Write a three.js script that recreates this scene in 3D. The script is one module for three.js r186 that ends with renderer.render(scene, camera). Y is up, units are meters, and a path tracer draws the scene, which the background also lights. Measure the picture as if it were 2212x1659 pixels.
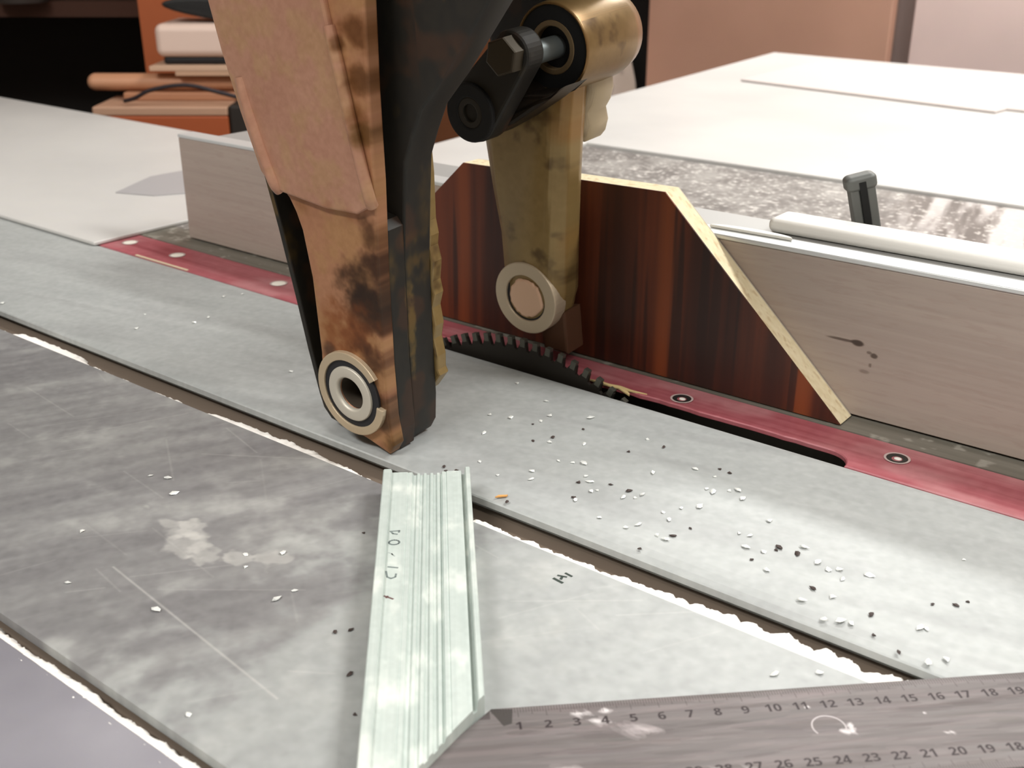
import * as THREE from 'three';
import { RoundedBoxGeometry } from 'three/addons/geometries/RoundedBoxGeometry.js';
import { RectAreaLightUniformsLib } from 'three/addons/lights/RectAreaLightUniformsLib.js';
import { mergeGeometries, toCreasedNormals } from 'three/addons/utils/BufferGeometryUtils.js';

/* ---------------------------------------------------------------- camera, light, exposure */
const scene = new THREE.Scene();
scene.background = new THREE.Color(0x000000);
const renderer = new THREE.WebGLRenderer({ antialias: true });
renderer.toneMapping = THREE.LinearToneMapping;
renderer.toneMappingExposure = 2.15;
renderer.shadowMap.enabled = true;
RectAreaLightUniformsLib.init();

const camera = new THREE.PerspectiveCamera(38.13, 2212 / 1659, 0.02, 30);
camera.position.set(0, 0.265, 0);
camera.lookAt(-0.5685, 0.265 - 0.3911, -0.7238);
camera.focus = 0.56;
camera.userData.fStop = 16;
scene.add(camera);

// fluorescent ceiling lamps: [x, z, turn, intensity]
const LAMPS = [
  [0.65, -1.45, 0.0, 20],
  [-1.0, -2.75, 0.0, 23],
  [-0.6, 0.95, 0.0, 18],
  [1.15, 0.3, 0.0, 8],
];
const CEIL = 1.78, FLOOR = -0.86;

/* ---------------------------------------------------------------- helpers */
let seed = 7;
const rnd = () => { seed = (seed * 1664525 + 1013904223) >>> 0; return seed / 4294967296; };
const h2 = (x, y) => { let n = Math.imul(x, 374761393) + Math.imul(y, 668265263) | 0; n = Math.imul(n ^ (n >>> 13), 1274126177); return ((n ^ (n >>> 16)) >>> 0) / 4294967296; };
function vn(x, y) {
  const xi = Math.floor(x), yi = Math.floor(y), fx = x - xi, fy = y - yi;
  const u = fx * fx * (3 - 2 * fx), v = fy * fy * (3 - 2 * fy);
  const a = h2(xi, yi), b = h2(xi + 1, yi), c = h2(xi, yi + 1), d = h2(xi + 1, yi + 1);
  return a + (b - a) * u + (c - a) * v + (a - b - c + d) * u * v;
}
function fbm(x, y, o = 4) { let s = 0, a = 0.5, t = 0; for (let i = 0; i < o; i++) { s += a * vn(x, y); t += a; a *= 0.5; x = x * 2.03 + 17.1; y = y * 2.03 + 5.7; } return s / t; }
const clamp = (v, a = 0, b = 1) => Math.min(b, Math.max(a, v));
const sst = (a, b, v) => { const t = clamp((v - a) / (b - a)); return t * t * (3 - 2 * t); };
const mix = (a, b, t) => a + (b - a) * t;
const mix3 = (a, b, t) => [mix(a[0], b[0], t), mix(a[1], b[1], t), mix(a[2], b[2], t)];
// colour texture over [x0, x0+w] x [y0, y0+h]; fn(x, y) gives sRGB 0..255
function tex(W, H, x0, y0, w, h, fn, repeat = false) {
  const d = new Uint8Array(W * H * 4);
  for (let j = 0; j < H; j++) for (let i = 0; i < W; i++) {
    const c = fn(x0 + (i + 0.5) / W * w, y0 + (j + 0.5) / H * h), k = (j * W + i) * 4;
    d[k] = clamp(c[0], 0, 255); d[k + 1] = clamp(c[1], 0, 255); d[k + 2] = clamp(c[2], 0, 255); d[k + 3] = 255;
  }
  const t = new THREE.DataTexture(d, W, H, THREE.RGBAFormat);
  t.colorSpace = THREE.SRGBColorSpace; t.magFilter = THREE.LinearFilter; t.minFilter = THREE.LinearFilter;
  t.wrapS = t.wrapT = repeat ? THREE.RepeatWrapping : THREE.MirroredRepeatWrapping; t.needsUpdate = true;
  t.userData = { x0, y0, w, h };
  return t;
}
const std = (o) => new THREE.MeshStandardMaterial({ side: THREE.DoubleSide, ...o });
const srgb = (r, g, b) => new THREE.Color().setRGB(r / 255, g / 255, b / 255, THREE.SRGBColorSpace);
const plain = (r, g, b, rough = 0.7, metal = 0) => std({ color: srgb(r, g, b), roughness: rough, metalness: metal });
// uv from position: 'xy', 'xz' or 'zy', relative to a texture's range; dominant-normal when axis is 'box'
function uvOf(geo, t, axis = 'box') {
  const g = geo.index ? geo.toNonIndexed() : geo;
  const p = g.attributes.position, n = g.attributes.normal, uv = new Float32Array(p.count * 2), r = t.userData;
  for (let i = 0; i < p.count; i++) {
    const x = p.getX(i), y = p.getY(i), z = p.getZ(i);
    let a = axis;
    if (a === 'box') { const nx = Math.abs(n.getX(i)), ny = Math.abs(n.getY(i)), nz = Math.abs(n.getZ(i)); a = nz >= nx && nz >= ny ? 'xy' : ny >= nx ? 'xz' : 'zy'; }
    const U = a[0] === 'x' ? x : z, V = a[1] === 'y' ? y : z;
    uv[i * 2] = (U - r.x0) / r.w; uv[i * 2 + 1] = (V - r.y0) / r.h;
  }
  g.setAttribute('uv', new THREE.BufferAttribute(uv, 2));
  return g;
}
const used = {};
function numbered(n) { const k = used[n] = (used[n] ?? -1) + 1; return k ? `${n}_${String(k).padStart(3, '0')}` : n; }
function shade(o) { o.castShadow = true; o.receiveShadow = true; return o; }
function thing(name, label, category, pos = [0, 0, 0], group) {
  const g = new THREE.Group(); g.name = numbered(name); g.position.set(...pos); g.userData = { label, category };
  if (group) g.userData.group = group; scene.add(g); return g;
}
function part(parent, name, geo, mat, label) {
  const m = shade(new THREE.Mesh(geo, mat)); m.name = name; if (label) m.userData.label = label; parent.add(m); return m;
}
function solo(name, geo, mat, label, category, group) {
  const m = shade(new THREE.Mesh(geo, mat)); m.name = numbered(name); m.userData = { label, category }; if (group) m.userData.group = group; scene.add(m); return m;
}
function struct(name, geo, mat) { const m = shade(new THREE.Mesh(geo, mat)); m.name = name; m.userData = { kind: 'structure' }; scene.add(m); return m; }
const box = (x0, x1, y0, y1, z0, z1) => new THREE.BoxGeometry(x1 - x0, y1 - y0, z1 - z0).translate((x0 + x1) / 2, (y0 + y1) / 2, (z0 + z1) / 2);
const rbox = (x0, x1, y0, y1, z0, z1, r = 0.002, s = 2) => new RoundedBoxGeometry(x1 - x0, y1 - y0, z1 - z0, s, r).translate((x0 + x1) / 2, (y0 + y1) / 2, (z0 + z1) / 2);
function shapeOf(pts, holes = []) {
  const s = new THREE.Shape(pts.map(p => new THREE.Vector2(p[0], p[1])));
  for (const h of holes) s.holes.push(new THREE.Path(h.map(p => new THREE.Vector2(p[0], p[1]))));
  return s;
}
const circ = (cx, cy, r, n = 40, a0 = 0, a1 = Math.PI * 2) => Array.from({ length: n }, (_, i) => { const a = a0 + (a1 - a0) * i / n; return [cx + r * Math.cos(a), cy + r * Math.sin(a)]; });
// extrude in z between z0 and z1 with a bevel kept inside the outline
function ext(pts, z0, z1, b = 0, holes = [], seg = 2) {
  const g = new THREE.ExtrudeGeometry(shapeOf(pts, holes), { depth: z1 - z0 - 2 * b, bevelEnabled: b > 0, bevelThickness: b, bevelSize: b, bevelOffset: -b, bevelSegments: seg, curveSegments: 12, steps: 1 });
  g.translate(0, 0, z0 + b); return g;
}
// profile given as [z, y], pulled along x
function extX(pts, x0, x1) {
  const g = new THREE.ExtrudeGeometry(shapeOf(pts.map(p => [-p[0], p[1]])), { depth: x1 - x0, bevelEnabled: false });
  g.rotateY(Math.PI / 2); g.translate(x0, 0, 0); return g;
}
const tube = (pts, r, n = 40, k = 10, closed = false) => new THREE.TubeGeometry(new THREE.CatmullRomCurve3(pts.map(p => new THREE.Vector3(...p)), closed), n, r, k, closed);
const merge = (...gs) => mergeGeometries(gs.map(g => { const q = g.index ? g.toNonIndexed() : g.clone(); return q; }));
const mm = (pts) => pts.map(p => p.map(v => v * 0.001));

/* ---------------------------------------------------------------- room shell and lamps */
{
  const wallM = plain(205, 196, 186, 0.9), floorM = plain(120, 112, 104, 0.85), ceilM = plain(225, 222, 216, 0.9);
  struct('floor', box(-4.4, 2.8, FLOOR - 0.1, FLOOR, -3.5, 2.8), floorM);
  struct('ceiling', box(-4.4, 2.8, CEIL, CEIL + 0.1, -3.5, 2.8), ceilM);
  struct('wall_back', box(-4.4, 2.8, FLOOR, CEIL, -3.5, -3.4), wallM);
  struct('wall_front', box(-4.4, 2.8, FLOOR, CEIL, 2.7, 2.8), wallM);
  struct('wall_left', box(-4.4, -4.3, FLOOR, CEIL, -3.4, 2.7), wallM);
  struct('wall_right', box(2.7, 2.8, FLOOR, CEIL, -3.4, 2.7), wallM);
  const house = plain(235, 235, 230, 0.5);
  const where = ['over the white side table', 'over the boards behind the side table', 'behind the front of the saw', 'over the near end of the saw'];
  LAMPS.forEach(([x, z, turn, I], i) => {
    const t = thing('ceiling_lamp', `long fluorescent ceiling lamp ${where[i]}`, 'lamp', [x, CEIL, z], 'fluorescent ceiling lamps');
    t.rotation.y = turn;
    part(t, 'housing', rbox(-0.62, 0.62, -0.05, 0, -0.16, 0.16, 0.01), house);
    const glow = std({ color: srgb(250, 250, 245), emissive: srgb(255, 250, 240), emissiveIntensity: 1.2, roughness: 0.5 });
    for (const s of [-1, 1]) part(t, 'tube', new THREE.CylinderGeometry(0.013, 0.013, 1.2, 12).rotateZ(Math.PI / 2).translate(0, -0.066, s * 0.07), glow);
    const L = new THREE.RectAreaLight(srgb(253, 252, 249), I, 1.2, 0.3);
    L.position.set(0, -0.085, 0); L.rotation.x = -Math.PI / 2; L.castShadow = true; t.add(L);
  });
}

/* ---------------------------------------------------------------- cast-iron saw table */
const X0 = -1.75, X1 = 0.45;
const greyA = [150, 146, 145], greyB = [118, 114, 112], dust = [206, 206, 202];
const lineDist = (px, py, ax, ay, bx, by) => { const t = clamp(((px - ax) * (bx - ax) + (py - ay) * (by - ay)) / ((bx - ax) ** 2 + (by - ay) ** 2)); return [Math.hypot(px - ax - t * (bx - ax), py - ay - t * (by - ay)), t]; };
const scr = [];
for (let i = 0; i < 70; i++) { const x = -0.75 + rnd() * 0.75, z = -0.35 + rnd() * 0.18, a = (rnd() < 0.6 ? 0.9 : -0.35) + (rnd() - 0.5) * 0.7, l = 0.01 + rnd() * 0.06; scr.push([x, z, x + l * Math.cos(a), z - l * Math.sin(a), 0.15 + rnd() * 0.35]); }
scr.push([-0.396, -0.2205, -0.271, -0.2058, 1.2]);
const texMain = tex(1536, 420, -0.85, -0.352, 0.95, 0.182, (x, z) => {
  // thin dust smears run across the panel, rubbed patches between them
  const s = fbm((x + z * 0.45) * 95, z * 13 - x * 5, 4), p = fbm((x + z * 0.4) * 26 + 40, z * 17, 5), f = fbm(x * 260, z * 260, 2), w = fbm(x * 70 + 9, z * 70 + 3, 4);
  let c = mix3([128, 127, 128], [152, 152, 151], sst(0.25, 0.75, s * 0.5 + p * 0.5));
  c = mix3(c, [176, 180, 178], 0.7 * sst(0.42, 0.62, w * 0.35 + p * 0.35 + (x + 0.36) * 3.2));   // painted light: panel paler past the square, with a patchy edge
  c = mix3(c, [190, 191, 187], 0.5 * sst(0.5, 0.8, p * 0.5 + w * 0.5));
  for (const [bx, bz, r] of [[-0.405, -0.258, 0.010], [-0.398, -0.262, 0.008], [-0.386, -0.25, 0.010], [-0.372, -0.252, 0.008], [-0.36, -0.26, 0.007], [-0.43, -0.262, 0.006], [-0.345, -0.27, 0.010]]) {
    const d = Math.hypot(x - bx, (z - bz) * 1.4) / r + (w - 0.5) * 4.2; c = mix3(c, [210, 209, 203], 0.42 * (1 - sst(0.35, 0.95, d)));
  }
  for (const [ax, az, bx, bz, k] of scr) { if (Math.abs(x - (ax + bx) / 2) > 0.08) continue; const [d] = lineDist(x, z, ax, az, bx, bz); c = mix3(c, [204, 203, 198], Math.min(0.45, k * 0.45) * (1 - sst(0.0001, 0.0009, d))); }
  return c.map(v => v + (f - 0.5) * 16);
});
const texStrip = tex(1536, 300, -0.95, -0.515, 1.05, 0.148, (x, z) => {
  const s = fbm(x * 14, z * 110 + x * 24, 4), p = fbm(x * 18 + 3, z * 26 + 8, 5), f = fbm(x * 300, z * 300, 2);
  let c = mix3([156, 159, 158], [184, 187, 185], s * 0.5 + p * 0.5);
  c = mix3(c, [150, 151, 151], 0.3 * sst(0.5, 0.8, fbm(x * 12 + 2, z * 90 + x * 18, 4)));
  return c.map(v => v + (f - 0.5) * 14);
});
const texBack = tex(1400, 700, -0.9, -1.14, 1.2, 0.6, (x, z) => {
  const p = fbm(x * 26, z * 26, 4), f = fbm(x * 240, z * 240, 3), st = fbm((x - z * 0.25) * 70, z * 7 + x * 3, 4);
  let c = mix3([98, 92, 88], [150, 146, 141], sst(0.25, 0.7, p * 0.55 + f * 0.45));
  const m = sst(-0.42, -0.3, x + (p - 0.5) * 0.1);
  c = mix3(c, mix3([92, 82, 76], [196, 189, 186], sst(0.35, 0.62, st)), 0.85 * m);
  c = mix3(c, [205, 200, 194], 0.8 * sst(0.66, 0.74, f));
  return c;
});
const metalTop = (t, rough = 0.5) => std({ map: t, roughness: rough, metalness: 0.25 });
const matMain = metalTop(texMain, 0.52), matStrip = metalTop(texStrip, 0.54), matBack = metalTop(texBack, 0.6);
const matSlot = plain(102, 89, 77, 0.8, 0.05), matFrontRail = std({ map: tex(512, 256, -0.6, -0.17, 0.5, 0.25, (x, z) => { const p = fbm(x * 18, z * 18, 4); return mix3([126, 124, 132], [166, 164, 171], p); }), roughness: 0.45, metalness: 0.25 });
{
  const t = thing('saw_table', 'grey cast-iron saw table with long sawdust-filled grooves', 'saw table');
  const e = 0.0006;
  const slab = (z0, z1, cut0, cut1, y = 0) => [[z0 + cut0, -0.045], [z0 + cut0, -0.0056 + y], [z0, -0.0052 + y], [z0, y - e], [z0 + e, y], [z1 - e, y], [z1, y - e], [z1, -0.0052 + y], [z1 - cut1, -0.0056 + y], [z1 - cut1, -0.045]];
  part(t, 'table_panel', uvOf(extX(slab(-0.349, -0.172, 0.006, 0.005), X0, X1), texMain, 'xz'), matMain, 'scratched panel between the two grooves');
  part(t, 'table_panel', uvOf(extX([[-0.510, -0.045], [-0.510, -0.0056], [-0.512, -0.0052], [-0.512, -0.0016], [-0.5114, -0.0009], [-0.508, -0.0003], [-0.503, 0], [-0.3845, 0], [-0.3795, -0.0002], [-0.3745, -0.0007], [-0.3712, -0.0013], [-0.3705, -0.0019], [-0.3705, -0.0052], [-0.3765, -0.0056], [-0.3765, -0.045]], X0, X1), texStrip, 'xz'), matStrip, 'narrow panel beside the blade');
  part(t, 'table_panel', uvOf(extX(slab(-0.163, 0.12, 0.004, 0.0), X0, X1), matFrontRail.map, 'xz'), matFrontRail, 'bluish grey panel at the front');
  part(t, 'table_panel', uvOf(merge(box(-0.775, X1, -0.03, 0, -1.134, -0.59), box(-0.862, -0.775, -0.03, 0, -0.888, -0.59)), texBack, 'xz'), matBack, 'dusty panel behind the fence');
  const texOlive = tex(1024, 64, -0.9, -0.6, 1.2, 0.06, (x, z) => { const s = fbm(x * 10, z * 300, 4), f = fbm(x * 120, z * 160, 3); return mix3(mix3([104, 100, 90], [136, 132, 122], s), [186, 182, 172], 0.6 * sst(0.64, 0.76, f)); });
  part(t, 'table_panel', uvOf(box(-0.862, X1, -0.03, 0, -0.59, -0.5535), texOlive, 'xz'), std({ map: texOlive, roughness: 0.5, metalness: 0.25 }), 'olive grey edge between the insert and the fence');
  part(t, 'side_wing', box(X0, -0.862, -0.03, -0.0012, -0.885, -0.5535), matBack);
  part(t, 'groove_floor', box(X0, X1, -0.045, -0.0105, -0.3765, -0.343), matSlot);
  part(t, 'groove_floor', box(X0, X1, -0.045, -0.0105, -0.177, -0.159), matSlot);
  part(t, 'cabinet', box(-0.8, 0.4, FLOOR, -0.2, -1.05, 0.05), plain(70, 78, 74, 0.6));
  part(t, 'frame', merge(box(X0, X1, -0.2, -0.045, -0.5, 0.1), box(-0.86, X1, -0.2, -0.03, -1.12, -0.56), box(X0, -0.86, -0.2, -0.03, -0.88, -0.56), box(X0, -0.62, -0.2, -0.045, -0.56, -0.5), box(-0.14, X1, -0.2, -0.045, -0.56, -0.5)), plain(60, 58, 56, 0.7));
  // pencil mark on the panel: two short bars and a bridge
  const ink = plain(52, 62, 56, 0.9);
  const mark = (a, b, w) => { const dx = b[0] - a[0], dz = b[1] - a[1], l = Math.hypot(dx, dz); return new THREE.BoxGeometry(l, 0.0001, w).rotateY(-Math.atan2(dz, dx)).translate((a[0] + b[0]) / 2, 0.00006, (a[1] + b[1]) / 2); };
  part(t, 'pen_mark', merge(...[[[-238.7, -332.7], [-233.1, -332.1], 1.3], [[-238.6, -335.6], [-234.4, -337], 1], [[-236.4, -336.4], [-235.5, -333.8], 1.2], [[-237, -339.2], [-232.9, -338.7], 1.1]].map(([a, b, w]) => mark(a.map(v => v / 1000), b.map(v => v / 1000), w / 1000))), ink, 'small dark hand-drawn letter mark');
}

/* white sawdust lying in the two grooves */
function dustBank(name, label, x0, x1, zNear, yTop, yFloor, widthAt) {
  const n = 1100, k = 10, pos = [], idx = [];
  for (let i = 0; i <= n; i++) {
    const x = x0 + (x1 - x0) * i / n, w = Math.max(0.0004, widthAt(x));
    for (let j = 0; j <= k; j++) {
      const s = j / k, z = zNear - w * s + (fbm(x * 900, j * 3.1, 3) - 0.5) * 0.003 * s;
      pos.push(x, yFloor + (yTop - yFloor) * Math.min(1, w / 0.006) * (1 - s ** 4) * (0.8 + 0.4 * fbm(x * 260, j * 0.9, 3)), z);
      if (i < n && j < k) { const a = i * (k + 1) + j, b = a + k + 1; idx.push(a, b, a + 1, b, b + 1, a + 1); }
    }
  }
  const g = new THREE.BufferGeometry(); g.setAttribute('position', new THREE.Float32BufferAttribute(pos, 3)); g.setIndex(idx); g.computeVertexNormals();
  const m = solo(name, g, plain(240, 236, 230, 0.95), label, 'sawdust'); m.userData.kind = 'stuff'; return m;
}
const wA = (x) => {
  const r = fbm(x * 60, 3.3, 3), q = fbm(x * 220, 9.3, 3);
  const big = x > -0.3 ? mix(0.0085, 0.0165, sst(-0.25, -0.12, x)) * (0.75 + 0.5 * q) * sst(-0.345, -0.30, x) ** 0.2 : 0;
  const left = x < -0.62 ? 0.013 * sst(-0.73, -0.70, x) * (1 - sst(-0.65, -0.61, x)) : 0;
  const mid = (x > -0.52 && x < -0.36) ? 0.0105 * sst(-0.52, -0.49, x) * (1 - sst(-0.40, -0.36, x)) * (0.7 + 0.6 * r) : 0;
  return Math.max(big, left, mid, 0.0052 + 0.003 * (r - 0.5)) + (q - 0.5) * 0.004 + 0.0085;
};
dustBank('sawdust', 'white sawdust banked along the groove beside the aluminium square', -0.74, -0.085, -0.3435, -0.0018, -0.0105, wA);
dustBank('sawdust', 'white sawdust in the groove at the front of the table', -0.46, -0.2, -0.1590, -0.001, -0.0105, (x) => 0.0115 + (fbm(x * 70, 2, 3) - 0.5) * 0.004);

/* ---------------------------------------------------------------- red insert, blade */
const texRed = tex(1024, 64, -0.9, -0.556, 1.1, 0.05, (x, z) => {
  const s = fbm(x * 14, z * 420, 4), f = fbm(x * 220, z * 220, 3), p = fbm(x * 20 + 5, z * 40, 3);
  let c = mix3([146, 68, 76], [178, 106, 112], s);
  c = mix3(c, [188, 140, 140], 0.5 * sst(0.5, 0.75, p));
  return c.map(v => v + (f - 0.5) * 16);
});
{
  const t = thing('table_insert', 'worn red insert strip with countersunk screws beside the saw blade', 'insert');
  const notch = []; for (let i = 0; i <= 60; i++) { const x = -0.196 - i * 0.4 / 60; notch.push([x, -0.5262 + (fbm(x * 180, 4, 3) - 0.5) * 0.0022 - 0.001 * sst(-0.33, -0.4, x)]); }
  const round = []; for (let i = 0; i <= 8; i++) { const a = i / 8 * Math.PI / 2; round.push([-0.196 + 0.0135 * Math.sin(a), -0.5125 - 0.0135 * Math.cos(a)]); }
  // outline in x, z (shape y = -z)
  const outl = [[-0.86, -0.5532], [0.2, -0.5532], [0.2, -0.5125], ...round.reverse(), ...notch, [-0.6, -0.5125], [-0.86, -0.5125]];
  const g = ext(outl.map(([x, z]) => [x, -z]), 0, 0.0032, 0.0006, [], 1); g.rotateX(-Math.PI / 2); g.translate(0, -0.0035, 0);
  part(t, 'strip', uvOf(g, texRed, 'xz'), std({ map: texRed, roughness: 0.42, metalness: 0.05 }));
  part(t, 'worn_edge', box(-0.805, -0.735, -0.0008, 0.0001, -0.5146, -0.5128), plain(206, 188, 160, 0.8), 'pale worn edge at the far end');
  part(t, 'torn_edge', ext(mm([[-352, 525.5], [-346, 527.4], [-338, 527.0], [-331, 528.4], [-322, 527.2], [-312, 527.8], [-318, 526.4], [-326, 525.6], [-321, 522.5], [-319.5, 520], [-324, 522], [-331, 525.2], [-340, 524.6]]), 0, 0.0012, 0.0002, [], 1).rotateX(-Math.PI / 2).translate(0, -0.0008, 0), plain(214, 190, 136, 0.8), 'pale torn wood edge by the blade');
  const steel = plain(70, 70, 68, 0.4, 0.7), glareWhite = plain(244, 240, 228, 0.5, 0.0), paleDust = plain(230, 228, 220, 0.9), rim = plain(190, 170, 165, 0.7);  // white of the far screws is glare painted into their colour
  for (const [x, z, bright] of [[-0.8417, -0.533, 1], [-0.777, -0.5345, 1], [-0.6506, -0.5355, 1], [-0.2926, -0.5352, 0], [-0.1638, -0.5371, 0]]) {
    const s = part(t, 'screw', new THREE.LatheGeometry(mm([[0, bright ? 0.5 : -0.5], [2.8, bright ? 0.4 : -0.3], [5.4, 0.1], [5.7, -0.4]]).map(p => new THREE.Vector2(...p)), 24).translate(x, 0, z), bright ? glareWhite : steel, bright ? 'screw head with its glare painted white' : 'dark screw head with dust in its slot');
    part(s, 'washer_rim', new THREE.RingGeometry(0.0056, 0.0068, 28).rotateX(-Math.PI / 2).translate(x, 0.00012, z), rim);
    if (!bright) part(s, 'dust_plug', new THREE.SphereGeometry(0.0021, 10, 6).scale(1, 0.3, 0.8).translate(x + 0.0004, -0.0002, z), paleDust);
  }
}
{
  const t = new THREE.Group(); t.name = 'saw_blade'; t.userData.label = 'dark circular saw blade with carbide teeth'; t.position.set(-0.3984, -0.1345, -0.518); scene.getObjectByName('saw_table').add(t);
  const N = 96, R = 0.1529, pts = [];
  for (let i = 0; i < N; i++) for (const [f, r] of [[0, R - 0.0004], [0.34, R - 0.0022], [0.42, R - 0.0075], [0.62, R - 0.0082], [0.86, R - 0.004], [0.97, R - 0.0006]]) { const a = -(i + f) / N * Math.PI * 2; pts.push([r * Math.cos(a), r * Math.sin(a)]); }
  pts.reverse();
  part(t, 'disc', ext(pts, -0.0012, 0.0012, 0, [circ(0, 0, 0.015, 24)]), plain(40, 36, 31, 0.55, 0.4));
  const tg = new THREE.BoxGeometry(0.0036, 0.0052, 0.0034), tm = plain(92, 92, 84, 0.4, 0.6);
  for (let i = 0; i < N; i++) { const a = -(i + 0.1) / N * Math.PI * 2, m = part(t, 'tooth', tg, tm); m.position.set((R - 0.0026) * Math.cos(a), (R - 0.0026) * Math.sin(a), 0); m.rotation.z = a - Math.PI / 2; }
  part(t, 'arbor', new THREE.CylinderGeometry(0.015, 0.015, 0.06, 20).rotateX(Math.PI / 2), plain(60, 60, 60, 0.5, 0.6));
  part(t, 'flange', new THREE.CylinderGeometry(0.04, 0.04, 0.008, 28).rotateX(Math.PI / 2).translate(0, 0, -0.006), plain(60, 60, 60, 0.5, 0.6));
}

/* ---------------------------------------------------------------- rip fence and what lies on it */
const texFence = tex(1600, 200, -0.82, 0, 1.1, 0.095, (x, y) => {
  const g = fbm(x * 7, y * 520 + x * 6, 4), b = fbm(x * 3 + 2, y * 90, 3), f = fbm(x * 90, y * 700, 3), p = fbm(x * 14, y * 14 + 5, 3);
  let c = mix3([146, 131, 122], [174, 160, 149], g * 0.5 + b * 0.3 + p * 0.2);
  c = mix3(c, [150, 132, 122], 0.35 * sst(0.55, 0.75, f));
  for (const [bx, by, rx, ry, k] of [[-0.2055, 0.0442, 0.004, 0.0021, 1], [-0.214, 0.0443, 0.011, 0.0009, 0.7], [-0.1955, 0.0389, 0.0022, 0.0016, 0.8], [-0.1985, 0.0402, 0.0014, 0.001, 0.5], [-0.197, 0.033, 0.001, 0.0012, 0.5], [-0.2, 0.0285, 0.0035, 0.0012, 0.3]])
    c = mix3(c, [66, 52, 44], k * (1 - sst(0.6, 1.1, Math.hypot((x - bx) / rx, (y - by) / ry) + (f - 0.5) * 0.5)));
  return c;
});
{
  const t = thing('rip_fence', 'long wood-grained rip fence with aluminium top strip standing on the saw table', 'saw fence');
  part(t, 'fence_board', uvOf(rbox(-0.811, 0.26, 0.0012, 0.0885, -0.588, -0.573, 0.0006, 1), texFence, 'xy'), std({ map: texFence, roughness: 0.55 }), 'grey-brown wood-grained face board');
  part(t, 'top_strip', rbox(-0.8115, 0.26, 0.0885, 0.0915, -0.589, -0.5725, 0.001, 2), plain(205, 207, 206, 0.4, 0.35), 'pale aluminium strip');
  part(t, 'back_rail', rbox(-0.79, 0.26, 0.0005, 0.089, -0.632, -0.589, 0.003, 2), plain(170, 170, 168, 0.5, 0.4));
}
{
  const m = solo('white_bar', rbox(-0.19, 0.19, 0, 0.0088, -0.0125, 0.0125, 0.004, 4), plain(248, 246, 240, 0.45), 'thick white rounded plastic bar lying along the fence top', 'bar');
  m.position.set(-0.0895, 0.0892, -0.6145); m.rotation.y = 0.004;
  const lens = []; for (let i = 0; i <= 16; i++) { const a = i / 16 * Math.PI; lens.push([-0.026 * Math.cos(a), 0.006 * Math.sin(a)]); }
  const s = solo('plastic_sliver', ext(lens, 0, 0.0018, 0.0004, [], 1).rotateX(-Math.PI / 2), plain(246, 245, 238, 0.5), 'small white plastic sliver lying on the fence top by the bar', 'offcut');
  s.position.set(-0.281, 0.0917, -0.583); s.rotation.y = 0.03;
}
{
  const t = thing('clamp_bolt', 'dark slotted clamp bolt leaning up behind the fence and white bar', 'bolt', [-0.2415, 0.108, -0.648]);
  t.rotation.z = 0.26; t.rotation.y = 0.65; t.scale.set(1.45, 1, 1.25);
  const dk = plain(104, 106, 103, 0.55, 0.4), bk = plain(16, 17, 17, 0.7, 0.2);
  part(t, 'shank', merge(rbox(-0.0052, -0.0012, -0.105, 0.006, -0.004, 0.004, 0.0008), rbox(0.0012, 0.0052, -0.105, 0.006, -0.004, 0.004, 0.0008), box(-0.002, 0.002, -0.105, 0.005, -0.004, 0.001)), dk);
  part(t, 'head', rbox(-0.0064, 0.0064, 0.004, 0.0135, -0.0055, 0.0048, 0.0028, 3), dk);
  part(t, 'slot', box(-0.0014, 0.0014, -0.105, 0.0098, 0.0009, 0.0051), bk, 'black slot');
}

/* ---------------------------------------------------------------- brown laminated chipboard offcut */
const texWood = tex(1024, 200, -0.61, 0, 0.42, 0.12, (x, y) => {
  const b = fbm(x * 48, y * 2.5 + 1, 3), g = fbm(x * 200, y * 7, 4), v = fbm(x * 28 + 3, y * 1.2, 2);
  let c = mix3([50, 20, 9], [108, 49, 21], sst(0.25, 0.75, b * 0.6 + g * 0.25 + v * 0.15));
  c = mix3(c, [140, 72, 30], 0.5 * sst(0.58, 0.75, v * 0.5 + b * 0.5));
  return mix3(c, [30, 13, 8], 0.6 * sst(0.58, 0.72, fbm(x * 150 + 9, y * 4, 3)));
});
const texChip = tex(512, 256, -0.61, -0.6, 0.5, 0.25, (x, y) => { const f = fbm(x * 500, y * 500, 3), p = fbm(x * 420, y * 420, 3); let c = mix3([222, 206, 166], [242, 230, 198], f); return mix3(c, [176, 144, 100], 0.35 * sst(0.62, 0.76, p)); });
{
  const t = thing('laminate_board', 'dark red-brown laminated chipboard offcut with sloping ends against the fence', 'board');
  const o = [[-0.598, 0.0008], [-0.2036, 0.0008], [-0.324, 0.1152], [-0.478, 0.1125]];
  part(t, 'core', uvOf(ext(o, -0.5715, -0.5572, 0), texChip), std({ map: texChip, roughness: 0.85 }), 'pale raw chipboard core');
  part(t, 'front_laminate', uvOf(ext(o, -0.5572, -0.5562, 0), texWood, 'xy'), std({ map: texWood, roughness: 0.5 }), 'dark mahogany-grained laminate');
  part(t, 'back_laminate', ext(o, -0.5725, -0.5715, 0), plain(190, 180, 160, 0.6));
}

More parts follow.
